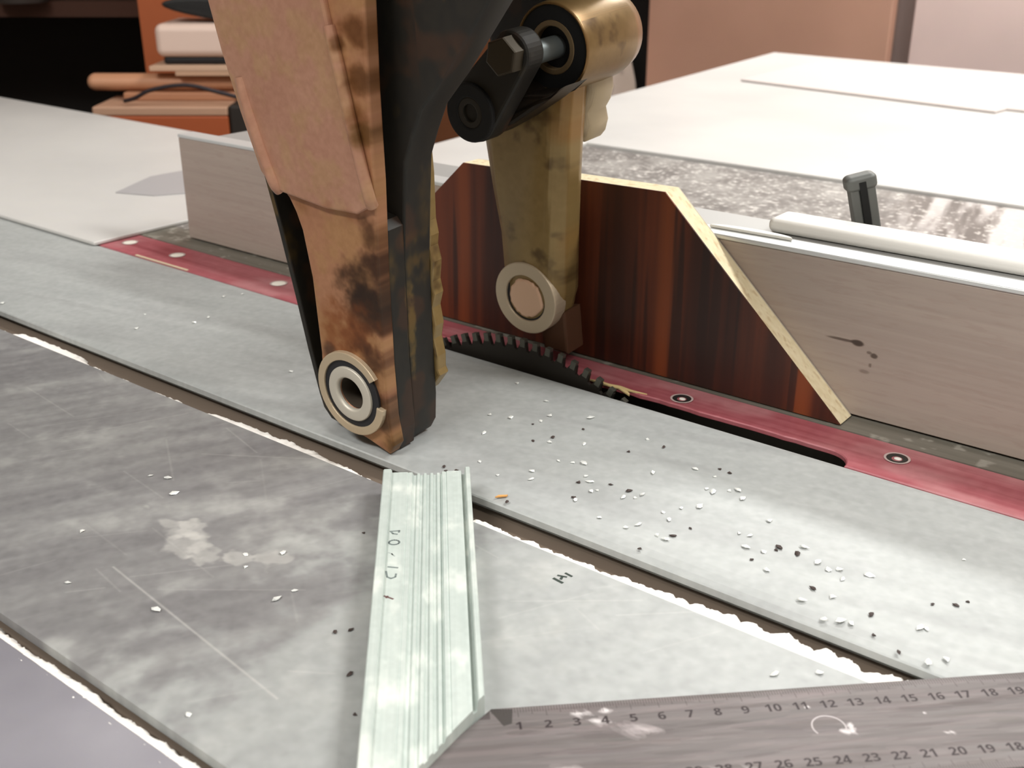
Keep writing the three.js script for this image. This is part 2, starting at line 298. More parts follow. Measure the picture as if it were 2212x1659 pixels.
/* ---------------------------------------------------------------- motorcycle swing arm standing on the table */
{
  const t = thing('swing_arm', 'grimy motorcycle swing arm with two pivot legs standing on the saw table', 'motorcycle part', [-0.3983, 0.0314, -0.370]);
  t.rotation.x = 4.9 * Math.PI / 180;
  const blob = (x, y, bx, by, r, n) => 1 - sst(0.2, 1.25, Math.hypot(x - bx, y - by) / r + (n - 0.5) * 1.7);
  const texFrontArm = tex(512, 1024, -0.09, -0.04, 0.14, 0.28, (x, y) => {
    const X = x * 1000, Y = y * 1000, n = fbm(x * 90, y * 90, 4), f = fbm(x * 420, y * 420, 3), q = fbm(x * 34 + 7, y * 34, 3);
    let c = mix3([170, 123, 101], [183, 139, 114], q);
    c = mix3(c, [176, 142, 100], 0.5 * sst(0.4, 0.7, n));
    for (const [bx, by, r, k, col] of [[17, 68, 15, 0.9, [56, 34, 16]], [20, 52, 16, 0.95, [44, 27, 13]], [8, 31, 18, 0.85, [122, 68, 30]], [-10, 33, 14, 0.75, [136, 80, 40]], [15, 20, 17, 0.9, [70, 40, 20]], [26, 90, 9, 0.8, [74, 46, 22]], [-15, 21, 6, 0.7, [70, 48, 34]], [27, 76, 8, 0.8, [66, 40, 22]], [22, 180, 4.5, 0.75, [88, 54, 26]], [28, 150, 6, 0.5, [110, 70, 34]], [32, 186, 9, 0.8, [96, 58, 24]], [30, 165, 8, 0.8, [92, 58, 26]], [31, 140, 6, 0.8, [96, 66, 30]], [26, -24, 9, 0.9, [92, 66, 32]], [20, -10, 9, 0.7, [70, 50, 30]], [2, 103, 5, 0.35, [150, 100, 66]], [-20, 100, 6, 0.4, [138, 92, 58]], [14, 100, 6, 0.35, [146, 96, 62]]])
      c = mix3(c, col, k * blob(X, Y, bx, by, r, n));
    return c.map(v => v + (f - 0.5) * 16);
  });
  const texGrimeShade = tex(512, 512, -0.2, -0.05, 0.25, 0.4, (x, y) => {
    const n = fbm(x * 60, y * 40, 4), f = fbm(x * 260, y * 200, 3), p = fbm(x * 26 + 3, y * 22, 3);
    let c = mix3([22, 20, 15], [34, 30, 22], f);
    c = mix3(c, [92, 68, 26], 0.7 * sst(0.6, 0.76, n) * sst(0.45, 0.62, p));
    c = mix3(c, [72, 40, 20], 0.5 * sst(0.58, 0.7, fbm(x * 45 + 20, y * 45, 3)));
    const rub = Math.hypot((x + 0.0235) / 0.0034, (y - 0.038) / 0.03);                       // rubbed ochre streak down the side
    return mix3(c, [112, 88, 38], 0.75 * (1 - sst(0.3, 1.1, rub + (f - 0.5) * 1.4)));
  }, true);
  const texRough = tex(512, 512, -0.2, -0.05, 0.25, 0.4, (x, y) => {
    const n = fbm(x * 70, y * 70, 4), f = fbm(x * 300, y * 300, 3), p = fbm(x * 30 + 11, y * 26 + 4, 3);
    let c = mix3([122, 106, 70], [152, 138, 100], f * 0.4 + p * 0.6);
    c = mix3(c, [58, 44, 26], 0.6 * sst(0.6, 0.85, n));
    return mix3(c, [136, 96, 46], 0.5 * sst(0.5, 0.75, p));
  }, true);
  const mFront = std({ map: texFrontArm, color: srgb(238, 228, 206), roughness: 0.5, metalness: 0.3 }), mGrimeShade = std({ map: texGrimeShade, roughness: 0.62, metalness: 0.1 }), mRough = std({ map: texRough, color: srgb(255, 240, 218), roughness: 0.38, metalness: 0.3 });
  const mPad = std({ map: texFrontArm, roughness: 0.42, metalness: 0.35 });
  const mRing = plain(196, 178, 150, 0.42, 0.5), mRace = plain(200, 194, 180, 0.5, 0.4), mSeal = plain(22, 22, 26, 0.6), mBlack = plain(9, 9, 9, 0.8);
  const P = (pts, z0, z1, b, holes = [], seg = 2) => ext(mm(pts), z0 / 1000, z1 / 1000, b / 1000, holes.map(mm), seg);
  const bore = () => circ(0, 0, 9.2, 32);
  // front leg
  const foot = circ(0, 0, 24.6, 14, -1.75, -3.05);
  const FP = [...foot, [-22.6, 9], [-21.4, 18], [-20.2, 61], [-22.6, 86], [-25.5, 95], [-29, 101.8], [-36, 108], [-45.2, 113.7], [-54, 143], [-61, 172], [-65, 195], [-92, 320], [60, 320], [42, 230], [36, 160], [33.5, 118], [29, 71], [25.5, 20], [24.5, -10], [26, -25], [22, -31], [8, -27]].reverse();
  part(t, 'front_plate', uvOf(P(FP, -10, -1.5, 1.4, [bore()], 3), texFrontArm, 'xy'), mFront);
  const PAD = [[-32.5, 105.5], [0, 101.5], [22, 102], [31.5, 107], [29, 130], [20, 177], [16, 205], [0, 320], [-91, 319], [-64, 195], [-60, 172], [-53, 143], [-44.5, 114.5], [-38, 107]];
  part(t, 'raised_pad', uvOf(P(PAD, -2.5, 1.6, 1.5, [], 3), texFrontArm, 'xy'), mPad, 'paler raised pad on the upper leg');
  part(t, 'weld_bead', uvOf(tube(mm([[-49.5, 160, -0.5], [-47.5, 150, 0.3], [-43, 134, 0.8], [-38, 118, 0.8], [-34.5, 108, 0.2], [-34, 105.5, -1.6]]), 0.0036, 40, 12), texFrontArm, 'xy'), mPad);
  part(t, 'weld_bead', uvOf(tube(mm([[17, 188, -0.5], [20.5, 172, 0.4], [25, 145, 0.7], [29, 122, 0.6], [31, 110, 0], [30.5, 107, -1.4]]), 0.003, 40, 12), texFrontArm, 'xy'), mPad);
  const inL = [[-16, -12], [-15, 18], [-14, 61], [-17, 90], [-24, 106], [-40, 120], [-56, 172], [-85, 320]];
  const CA = [[5, -27], [22, -31.5], [24, -20], [24.2, -10], [25.2, 20], [28.6, 71], [30.4, 92], [27, 96], [18, 97.5], [18, 320], ...inL.slice().reverse()];
  part(t, 'side_wall', uvOf(P(CA, -21, -9.5, 0.8, [bore()]), texGrimeShade), mGrimeShade, 'black grease-caked side of the leg');
  const CB = [[5, -26], [18, -32.5], [22, -26], [24, -10], [25.2, 20], [28.6, 71], [33, 103], [36, 123], [42, 136], [49, 149], [64, 164.5], [80, 183.5], [91, 196.5], [125, 238], [170, 320], ...inL.slice().reverse()];
  part(t, 'side_gusset', uvOf(toCreasedNormals(P(CB, -40, -20.5, 1.5, [bore()], 3), 0.6), texGrimeShade), mGrimeShade, 'black curved gusset flaring towards the top');  // grease black also paints the shade of the down-facing curve
  const rimO = [[-56, 119], [-49.3, 81.3], [-43.4, 40.5], [-39.8, 12.5], [-35.6, -13.4], [-33.6, -21.5], [-28.5, -27.2], [-18, -29], [-4, -28]];
  const rimI = [[-6, -25], [-17, -25.4], [-25.5, -23.6], [-30.2, -19], [-32.2, -12], [-36.4, 13], [-40, 41], [-46, 82], [-52.5, 119]];
  part(t, 'side_rim', uvOf(P([...rimO, ...rimI], -40, -8, 0.8), texGrimeShade), mGrimeShade);  // same black on the rim paints in the shade of the pocket
  const jag = [[30, 112], [28.5, 87.5], [29.6, 80], [28.4, 74], [30, 66], [28, 55], [29.2, 48], [26.4, 40], [27.6, 30], [25.4, 22], [27, 12], [26.4, 4], [27.8, 1], [20, -9], [10, -16], [-10, -25]];
  part(t, 'back_plate', uvOf(P([...rimO.slice(0, 7), ...jag.slice().reverse(), [28, 320], [-100, 320]], -47, -39.5, 1.2), texRough), mRough, 'rough cast ochre plate');
  // front pivot: outer collar (broken on one side), seal, race
  const arcRing = (ri, ro, a0, a1, z0, z1, b) => { const n = 44, o = circ(0, 0, ro, n, a0, a1 + (a1 - a0) / n), i = circ(0, 0, ri, n, a0, a1 + (a1 - a0) / n).reverse(); return P([...o, ...i], z0, z1, b); };
  part(t, 'pivot_collar', arcRing(19.2, 23.9, 0.58, 0.58 + 5.55, -3, 1.2, 0.5), mRing, 'worn pale metal collar');
  part(t, 'seal_ring', P(circ(0, 0, 20, 48), -3, 0.1, 0.3, [circ(0, 0, 15, 40)]), mSeal, 'black rubber seal');
  const race = part(t, 'bearing_race', new THREE.LatheGeometry(mm([[15.6, -3], [15.6, 0.9], [15, 1.6], [10.4, 1.8], [9.4, 1.0], [9.1, 0.0], [9.1, -1.0]]).map(p => new THREE.Vector2(...p)), 48).rotateX(Math.PI / 2), mRace, 'bright bearing race');
  part(race, 'bore_liner', new THREE.CylinderGeometry(0.009, 0.009, 0.038, 32, 1, true).rotateX(Math.PI / 2).translate(0, 0, -0.0207), plain(62, 53, 42, 0.85, 0.0), 'greasy steel bore darkened for the shade inside');  // liner colour darkened so the hole reads as deep shade
  // rear leg
  const RL = [...circ(0, 0, 23, 14, -0.1, -Math.PI + 0.1), [-21.5, 6], [-22.5, 38], [-27, 66], [-30, 90], [-33, 118], [-20, 132], [0, 136], [24, 138], [35.5, 132], [34.5, 124], [31.5, 97], [29, 69], [27, 40], [25, 4]].reverse();
  part(t, 'rear_leg', uvOf(toCreasedNormals(P(RL, -180, -152, 11, [], 8), 0.7), texRough, 'xy'), mRough, 'olive stained rounded rear leg');
  part(t, 'pivot_collar', P(circ(0, 0, 23.4, 48), -162, -150.5, 0.7, [circ(0, 0, 15, 40)]), plain(188, 172, 148, 0.5, 0.4), 'pale flat collar on the rear leg');
  part(t, 'seal_ring', P(circ(0, 0, 15.2, 40), -162, -152.2, 0), mSeal);
  const plug = circ(0.6, 0, 12.6, 40).map(([x, y], i) => { const k = 1 + (h2(i, 5) - 0.5) * 0.1; return [x * k, y * k]; });
  part(t, 'bush_plug', P(plug, -158, -150.2, 1.2), std({ map: tex(64, 64, -0.015, -0.015, 0.03, 0.03, (x, y) => mix3([196, 158, 130], [222, 190, 164], fbm(x * 300, y * 300, 3))), roughness: 0.8 }), 'rough pinkish bush in the rear pivot');
  part(t, 'rear_foot', uvOf(P([[2, -12], [23, -8], [24.5, -36], [6, -36]], -178, -160, 1.5), texGrimeShade), plain(78, 48, 27, 0.7), 'rusty foot below the rear pivot');
  const tab = [[10, 134], [20, 108], [24.5, 97], [27.5, 94.5], [30.5, 98], [32.6, 105], [31.2, 112], [34.5, 117], [36.6, 124], [36, 134]];
  part(t, 'cast_tab', uvOf(toCreasedNormals(P(tab, -200, -176, 4, [], 4), 0.8), texRough), plain(168, 152, 124, 0.5, 0.3), 'pale cast tab');
  part(t, 'rear_upright', uvOf(P([[-36, 96], [10, 96], [14, 150], [46, 210], [58, 320], [-60, 320], [-46, 210]], -214, -179, 3), texGrimeShade), mGrimeShade);
  part(t, 'crossmember', uvOf(ext(mm([[-70, 235], [60, 235], [70, 320], [-80, 320]]), -0.214, -0.039, 0.004), texGrimeShade), mGrimeShade);
  // shock mount and link
  const CX = 27, CY = 153;
  const cyl = new THREE.LatheGeometry(mm([[22.6, -2.5], [22.8, -0.2], [23.6, 0.1], [24.3, -1.2], [24.8, -10], [25.2, -34], [24.8, -48], [22.6, -57], [17.5, -62.5], [9, -65], [0.1, -65.5]]).map(p => new THREE.Vector2(...p)), 48).rotateX(Math.PI / 2).translate(CX / 1000, CY / 1000, -0.151);
  part(t, 'shock_mount', uvOf(cyl, texRough), std({ map: texRough, color: srgb(245, 222, 205), roughness: 0.34, metalness: 0.5 }), 'shiny brassy cylinder');
  part(t, 'seal_ring', P(circ(CX, CY, 22.8, 44), -158, -152, 0.4, [circ(CX, CY, 14.5, 36)]), mBlack, 'black rubber bush');
  part(t, 'sleeve', P(circ(CX, CY, 14.7, 36), -158, -151.8, 0.6, [circ(CX, CY, 11.4, 32)]), plain(128, 108, 78, 0.5, 0.4));
  part(t, 'bush_core', P(circ(CX, CY, 11.6, 32), -160, -156, 0), mBlack);
  part(t, 'bolt_shank', new THREE.CylinderGeometry(0.0062, 0.0062, 0.046, 24).rotateX(Math.PI / 2).translate(CX / 1000, CY / 1000, -0.137), plain(150, 158, 158, 0.35, 0.7), 'bright bolt');
  const boss = [-3, 122.5], lug = [25.5, 155.5];
  const hull = (c0, r0, c1, r1) => { const d = Math.atan2(c1[1] - c0[1], c1[0] - c0[0]), k = Math.acos((r0 - r1) / Math.hypot(c1[0] - c0[0], c1[1] - c0[1])); return [...circ(c1[0], c1[1], r1, 16, d - k, d + k), ...circ(c0[0], c0[1], r0, 20, d + k, d + 2 * Math.PI - k)]; };
  part(t, 'link_arm', uvOf(P(hull(boss, 17, lug, 12.5), -131, -116, 2.5, [], 3), texGrimeShade), mGrimeShade, 'dark link between the boss and the shock mount');
  part(t, 'link_web', uvOf(P([[-12, 108], [-3, 105.5], [15, 115], [35, 127.5], [50, 138.5], [40, 133], [22, 131], [8, 139], [0, 148], [-12, 140]], -153, -130, 2), texGrimeShade), std({ map: texGrimeShade, color: srgb(255, 226, 214), roughness: 0.45, metalness: 0.3 }));
  const br = part(t, 'boss_ring', P(circ(...boss, 16.4, 40), -117, -113.5, 1, [circ(...boss, 8.5, 32)]), mBlack, 'black rubber ring on the link boss');
  part(br, 'sleeve', P(circ(...boss, 8.7, 32), -120, -114.2, 0.5, [circ(...boss, 5, 24)]), plain(44, 40, 32, 0.5, 0.4));
  part(t, 'nut', P(circ(lug[0], lug[1], 10.5, 6, 0.3, 0.3 + Math.PI * 2), -117, -108, 1.2), plain(58, 50, 36, 0.5, 0.4), 'hexagon nut');
}

/* ---------------------------------------------------------------- aluminium square with steel rule */
{
  const t = thing('mitre_square', 'aluminium square with ribbed stock and steel rule lying on the saw table', 'square', [-0.3491, 0, -0.3423]);
  t.rotation.y = -Math.atan2(0.745, 0.6675);                       // local x runs along the stock, local z across it towards the left edge
  const prof = [[0, 0], [0, 13], [0.5, 13.6], [3.6, 13.6], [4.2, 13], [4.4, 11.6], [11.8, 11.6], [12.2, 11.2], [12.6, 11.4], [14.2, 11.4], [14.8, 9.8]];
  for (let i = 0; i < 4; i++) { const u = 15.4 + i * 3.2; prof.push([u, 9.7], [u + 0.9, 9.7], [u + 1.3, 10.8], [u + 2.4, 10.8], [u + 2.8, 9.7]); }
  prof.push([28.4, 10.4], [28.8, 11.4], [30.2, 11.4], [30.6, 11.1], [31, 11.6], [38, 11.6], [38.3, 9.6], [39.6, 9.6], [39.9, 13], [40.4, 13.6], [42, 13.6], [42.4, 13], [42.4, 0]);
  // profile u runs to local -z
  const g = new THREE.ExtrudeGeometry(shapeOf(mm(prof)), { depth: 0.2, bevelEnabled: false, steps: 1 });
  const p = g.attributes.position;
  for (let i = 0; i < p.count; i++) { const u = p.getX(i), y = p.getY(i), s = p.getZ(i) > 0.1 ? 0.1732 + (0.0424 - u) * 1.383 : 0; p.setXYZ(i, s, y, -u); }
  g.computeVertexNormals();
  const texAlu = tex(1024, 256, 0, -0.0424, 0.24, 0.0424, (x, z) => {
    const u = -z * 1000, s = fbm(x * 12, z * 900, 4), p = fbm(x * 60, z * 120, 4), f = fbm(x * 400, z * 400, 2);
    let c = mix3([182, 193, 188], [206, 215, 209], s * 0.6 + p * 0.4);
    c = mix3(c, [240, 243, 236], 0.5 * sst(0.5, 0.8, p));
    return c.map(v => v + (f - 0.5) * 10);
  });
  const stock = part(t, 'stock', uvOf(g, texAlu, 'xz'), std({ map: texAlu, roughness: 0.4, metalness: 0.15 }), 'pale ribbed aluminium stock');
  // faded printed letters on the left flat, reading up the stock
  const ink = plain(112, 122, 120, 0.8), inkF = plain(164, 172, 168, 0.8), inkR = plain(96, 66, 64, 0.8);
  const stroke = (pts, w = 0.55) => merge(...pts.slice(1).map((b, i) => { const a = pts[i], dx = b[0] - a[0], dz = b[1] - a[1], l = Math.hypot(dx, dz); return new THREE.BoxGeometry((l + w * 0.4) / 1000, 0.00008, w / 1000).rotateY(-Math.atan2(dz, dx)).translate((a[0] + b[0]) / 2000, 0.01164, (a[1] + b[1]) / 2000); }));
  const letters = [
    [[[56.5, -5.2], [56.2, -9.6]], [[56.4, -5.6], [58.6, -6.6], [59.2, -8.6]], [[56.3, -9.4], [57.6, -9.2]]],
    [circ(66, -7.4, 2.3, 14).map(([a, b]) => [66 + (a - 66) * 0.85, b]).concat([[67.9, -7.4]])],
    [[[74.2, -5.2], [75.2, -6.6], [76.6, -7.2]], [[75.2, -6.6], [77.4, -8]]],
    [[[85.6, -5.4], [86.6, -9.6]]],
    [[[89, -4.8], [93.4, -5.4], [94.6, -7], [93.6, -8.8], [91.2, -9]]],
    [[[107.2, -4.7], [109.6, -8.4]], [[107.4, -6.2], [108.6, -5.6]]],
  ];
  letters.forEach((l, i) => part(stock, 'printed_letter', merge(...l.map(q => stroke(q, i === 2 ? 0.6 : 0.8))), i === 2 ? inkF : i === 5 ? inkR : ink, 'faded dark letter'));
  // steel rule
  const D = new THREE.Vector2(0.7175, -0.6963), Nn = new THREE.Vector2(0.6963, 0.7175);
  const cv = document.createElement('canvas'); cv.width = 2048; cv.height = 256;
  const L = 0.36, Wd = 0.047, cx = cv.getContext('2d');
  cx.fillStyle = 'rgb(108,102,101)'; cx.fillRect(0, 0, 2048, 256);
  const kx = 2048 / L, ky = 256 / Wd;
  for (let i = 0; i < 900; i++) {                                    // smeared dust, run along the rule
    const x = rnd() * 2048, y = rnd() * 256, w = 20 + rnd() * 120, h = 2 + rnd() * 7, b = rnd();
    cx.fillStyle = b < 0.55 ? `rgba(140,130,129,${0.05 + rnd() * 0.12})` : `rgba(70,62,61,${0.05 + rnd() * 0.12})`;
    cx.beginPath(); cx.ellipse(x, y, w, h, (rnd() - 0.5) * 0.2, 0, 7); cx.fill();
  }
  for (const [x, y, w, h, a] of [[0.032, 0.006, 0.006, 0.0016, 0.7], [0.037, 0.0105, 0.006, 0.0018, 0.65], [0.041, 0.0055, 0.0035, 0.0022, 0.6], [0.1215, 0.0245, 0.0045, 0.0016, 0.8], [0.1235, 0.0225, 0.0016, 0.003, 0.8], [0.112, 0.0108, 0.0018, 0.0011, 0.9], [0.152, 0.018, 0.0008, 0.0009, 0.7], [0.156, 0.0285, 0.0028, 0.0007, 0.7], [0.05, 0.0165, 0.012, 0.0035, 0.35], [0.024, 0.034, 0.01, 0.004, 0.35], [0.08, 0.04, 0.012, 0.002, 0.4]])
    for (let k = 0; k < 14; k++) { cx.fillStyle = `rgba(224,220,220,${a * 0.3})`; cx.beginPath(); cx.ellipse((x + (rnd() - 0.5) * w) * kx, (y + (rnd() - 0.5) * h) * ky, w * kx * (0.2 + rnd() * 0.3), h * ky * (0.25 + rnd() * 0.3), rnd(), 0, 7); cx.fill(); }
  cx.strokeStyle = 'rgba(196,190,190,0.8)'; cx.lineWidth = 3; cx.beginPath(); cx.ellipse(0.116 * kx, 0.0215 * ky, 0.0058 * kx, 0.0056 * ky, 0, 2.6, 6.6); cx.stroke();
  cx.fillStyle = 'rgba(58,54,52,0.85)'; cx.beginPath(); cx.moveTo(0, 0); cx.lineTo(0.0085 * kx, 0.001 * ky); cx.lineTo(0.0075 * kx, 0.0085 * ky); cx.lineTo(0.0045 * kx, 0.0095 * ky); cx.closePath(); cx.fill();
  cx.font = 'bold 29px sans-serif'; cx.textAlign = 'center'; cx.textBaseline = 'middle'; cx.fillStyle = 'rgba(38,28,31,0.95)';
  const put = (s, x, y, turn) => { cx.save(); cx.translate(x * kx, y * ky); cx.rotate(turn); cx.scale(1.1, 1); cx.fillText(String(s), 0, 0); cx.restore(); };
  for (let n = 1; n < 35; n++) put(n, n * 0.01, 0.0099, 0);
  for (let n = 1; n < 35; n++) put(n, 0.3545 - n * 0.01, 0.0376, 0);
  cx.fillStyle = 'rgba(56,48,48,0.6)';
  for (let m = 0; m < 350; m++) { const l = m % 10 === 0 ? 0.0055 : m % 5 === 0 ? 0.0042 : 0.003; cx.fillRect(m * 0.001 * kx, 0, 1.4, l * ky); cx.fillRect(m * 0.001 * kx, (Wd - l) * ky, 1.4, l * ky); }
  const rt = new THREE.CanvasTexture(cv); rt.colorSpace = THREE.SRGBColorSpace; rt.magFilter = THREE.LinearFilter;
  // outline: s along the rule, w across towards its near edge
  const rg = ext([[0.001, 0], [0.352, 0], [0.352, -Wd], [-0.044, -Wd]], 0, 0.0012, 0.0002, [], 1);
  const rp = rg.attributes.position, ruv = new Float32Array(rp.count * 2);
  for (let i = 0; i < rp.count; i++) { ruv[i * 2] = rp.getX(i) / L; ruv[i * 2 + 1] = 1 + rp.getY(i) / Wd; }
  rg.setAttribute('uv', new THREE.BufferAttribute(ruv, 2));
  const rule = part(t, 'rule', rg, std({ map: rt, roughness: 0.55, metalness: 0.3 }), 'dark steel rule engraved with two rows of centimetre numbers');
  // put the rule into world axes, then into the thing's own frame
  const M = new THREE.Matrix4().makeBasis(new THREE.Vector3(D.x, 0, D.y), new THREE.Vector3(-Nn.x, 0, -Nn.y), new THREE.Vector3(0, 1, 0)).setPosition(-0.2014, 0.0054, -0.2429);
  t.updateMatrixWorld(true);
  M.premultiply(t.matrixWorld.clone().invert()); M.decompose(rule.position, rule.quaternion, rule.scale);
}

/* ---------------------------------------------------------------- white panels and side table */
{
  const texWhite = tex(512, 512, -2, -2.3, 3, 2, (x, z) => mix3([192, 190, 187], [208, 206, 202], fbm(x * 9, z * 9, 4)));
  const mW = std({ map: texWhite, roughness: 0.42 });
  solo('white_board', uvOf(rbox(X0, -0.8555, 0, 0.0035, -0.886, -0.507, 0.0012, 1), texWhite, 'xz'), mW, 'white laminate board lying flat at the far end of the saw table', 'board');
  const leaf = [[-0.999, -0.624], [-1.018, -0.66], [-1.034, -0.69], [-1.03, -0.74], [-0.93, -0.74], [-0.935, -0.675], [-0.957, -0.64]];
  solo('grey_smear', ext(leaf.map(([x, z]) => [x, -z]), 0, 0.001, 0, []).rotateX(-Math.PI / 2).translate(0, 0.0036, 0), plain(176, 174, 175, 0.5, 0.2), 'thin pointed grey smear shape added on the white panel', 'blade');  // added flat plate that draws a grey leaf-shaped smear on the board
  const t = thing('side_table', 'large white laminate side table standing beyond the fence', 'table', [0, 0, 0]);
  const top = [[-0.908, -0.891], [-0.777, -0.891], [-0.777, -1.138], [0.7, -1.132], [0.7, -2.04], [-1.022, -2.158]];
  const tg = ext(top.map(([x, z]) => [x, -z]).reverse(), 0, 0.026, 0.0015, [], 2).rotateX(-Math.PI / 2).translate(0, -0.022, 0);
  part(t, 'tabletop', uvOf(tg, texWhite, 'xz'), mW);
  for (const [x, z] of [[-0.93, -1.25], [0.6, -1.22], [0.6, -1.95], [-0.96, -2.05]]) part(t, 'leg', rbox(x - 0.03, x + 0.03, FLOOR, -0.022, z - 0.03, z + 0.03, 0.004), plain(150, 148, 144, 0.5, 0.3));
  const sheet = [[-0.877, -1.735], [-0.445, -1.663], [-0.44, -1.70], [0.4, -1.63], [0.4, -1.98], [-0.88, -2.05]];
  solo('white_sheet', ext(sheet.map(([x, z]) => [x, -z]).reverse(), 0, 0.004, 0.001, [], 1).rotateX(-Math.PI / 2).translate(0, 0.0042, 0), plain(204, 195, 191, 0.5), 'thin pale sheet lying flat on the white side table', 'sheet');
}

/* ---------------------------------------------------------------- background beyond the side table */
{
  const ply = (r, g, b) => { const t = tex(256, 256, -3, -1, 3, 2, (x, y) => { const p = fbm(x * 6, y * 6, 4); return mix3([r - 10, g - 9, b - 8], [r + 10, g + 8, b + 8], p); }); return [t, std({ map: t, roughness: 0.7 })]; };
  const [tb, mb] = ply(214, 168, 145), [tp, mp] = ply(246, 222, 216), [to, mo] = ply(176, 116, 78);
  solo('brown_panel', uvOf(rbox(-1.53, -0.916, FLOOR, 0.75, -2.53, -2.5, 0.003), tb, 'xy'), mb, 'tall tan-brown board standing behind the white side table', 'panel');
  solo('pink_panel', uvOf(rbox(-0.868, 0.6, FLOOR, 0.75, -2.53, -2.5, 0.003), tp, 'xy'), mp, 'large pinkish white board standing behind the side table', 'panel');
  solo('grey_post', rbox(-0.93, -0.855, FLOOR, 0.8, -2.61, -2.545, 0.004), plain(150, 140, 138, 0.6), 'grey post between the brown and the pinkish boards', 'post');
  const sack = new THREE.SphereGeometry(1, 40, 28); const sp = sack.attributes.position;
  for (let i = 0; i < sp.count; i++) { const x = sp.getX(i), y = sp.getY(i), z = sp.getZ(i), e = (v) => Math.sign(v) * Math.abs(v) ** 0.45, k = 1 + 0.06 * (fbm(x * 3 + 4, y * 3 + z * 2, 3) - 0.5); sp.setXYZ(i, e(x) * 0.11 * k, e(y) * 0.42 * k, e(z) * 0.09 * k); }
  sack.computeVertexNormals(); sack.translate(-1.655, FLOOR + 0.425, -2.43);
  solo('paper_sack', sack, std({ map: tex(128, 128, 0, 0, 1, 1, (x, y) => mix3(mix3([196, 184, 172], [214, 204, 194], fbm(x * 12, y * 12, 4)), [150, 136, 128], 0.7 * sst(0.68, 0.76, fbm(x * 20 + 3, y * 30, 3)))), roughness: 0.9 }), 'dusty pale paper sack standing left of the brown board', 'sack');
  const k = thing('dark_gap_block', 'tall black block added for the dark gap behind the pale paper sack', 'cabinet', [-1.76, FLOOR, -2.72]);  // black block added to draw the dark gap between the boards
  const bk = plain(14, 13, 13, 0.8);
  part(k, 'body', rbox(-0.23, 0.23, 0.02, 1.7, -0.16, 0.15, 0.004), bk); part(k, 'gap_front', rbox(-0.225, -0.002, 0.05, 1.68, 0.15, 0.165, 0.003), bk); part(k, 'gap_front', rbox(0.002, 0.225, 0.05, 1.68, 0.15, 0.165, 0.003), bk); part(k, 'gap_base', box(-0.22, 0.22, 0, 0.02, -0.15, 0.13), bk);
  solo('orange_board', uvOf(rbox(-2.75, -2.02, FLOOR, 0.6, -2.53, -2.5, 0.003), to, 'xy'), mo, 'orange-brown board standing left of the dark gap', 'panel');
}

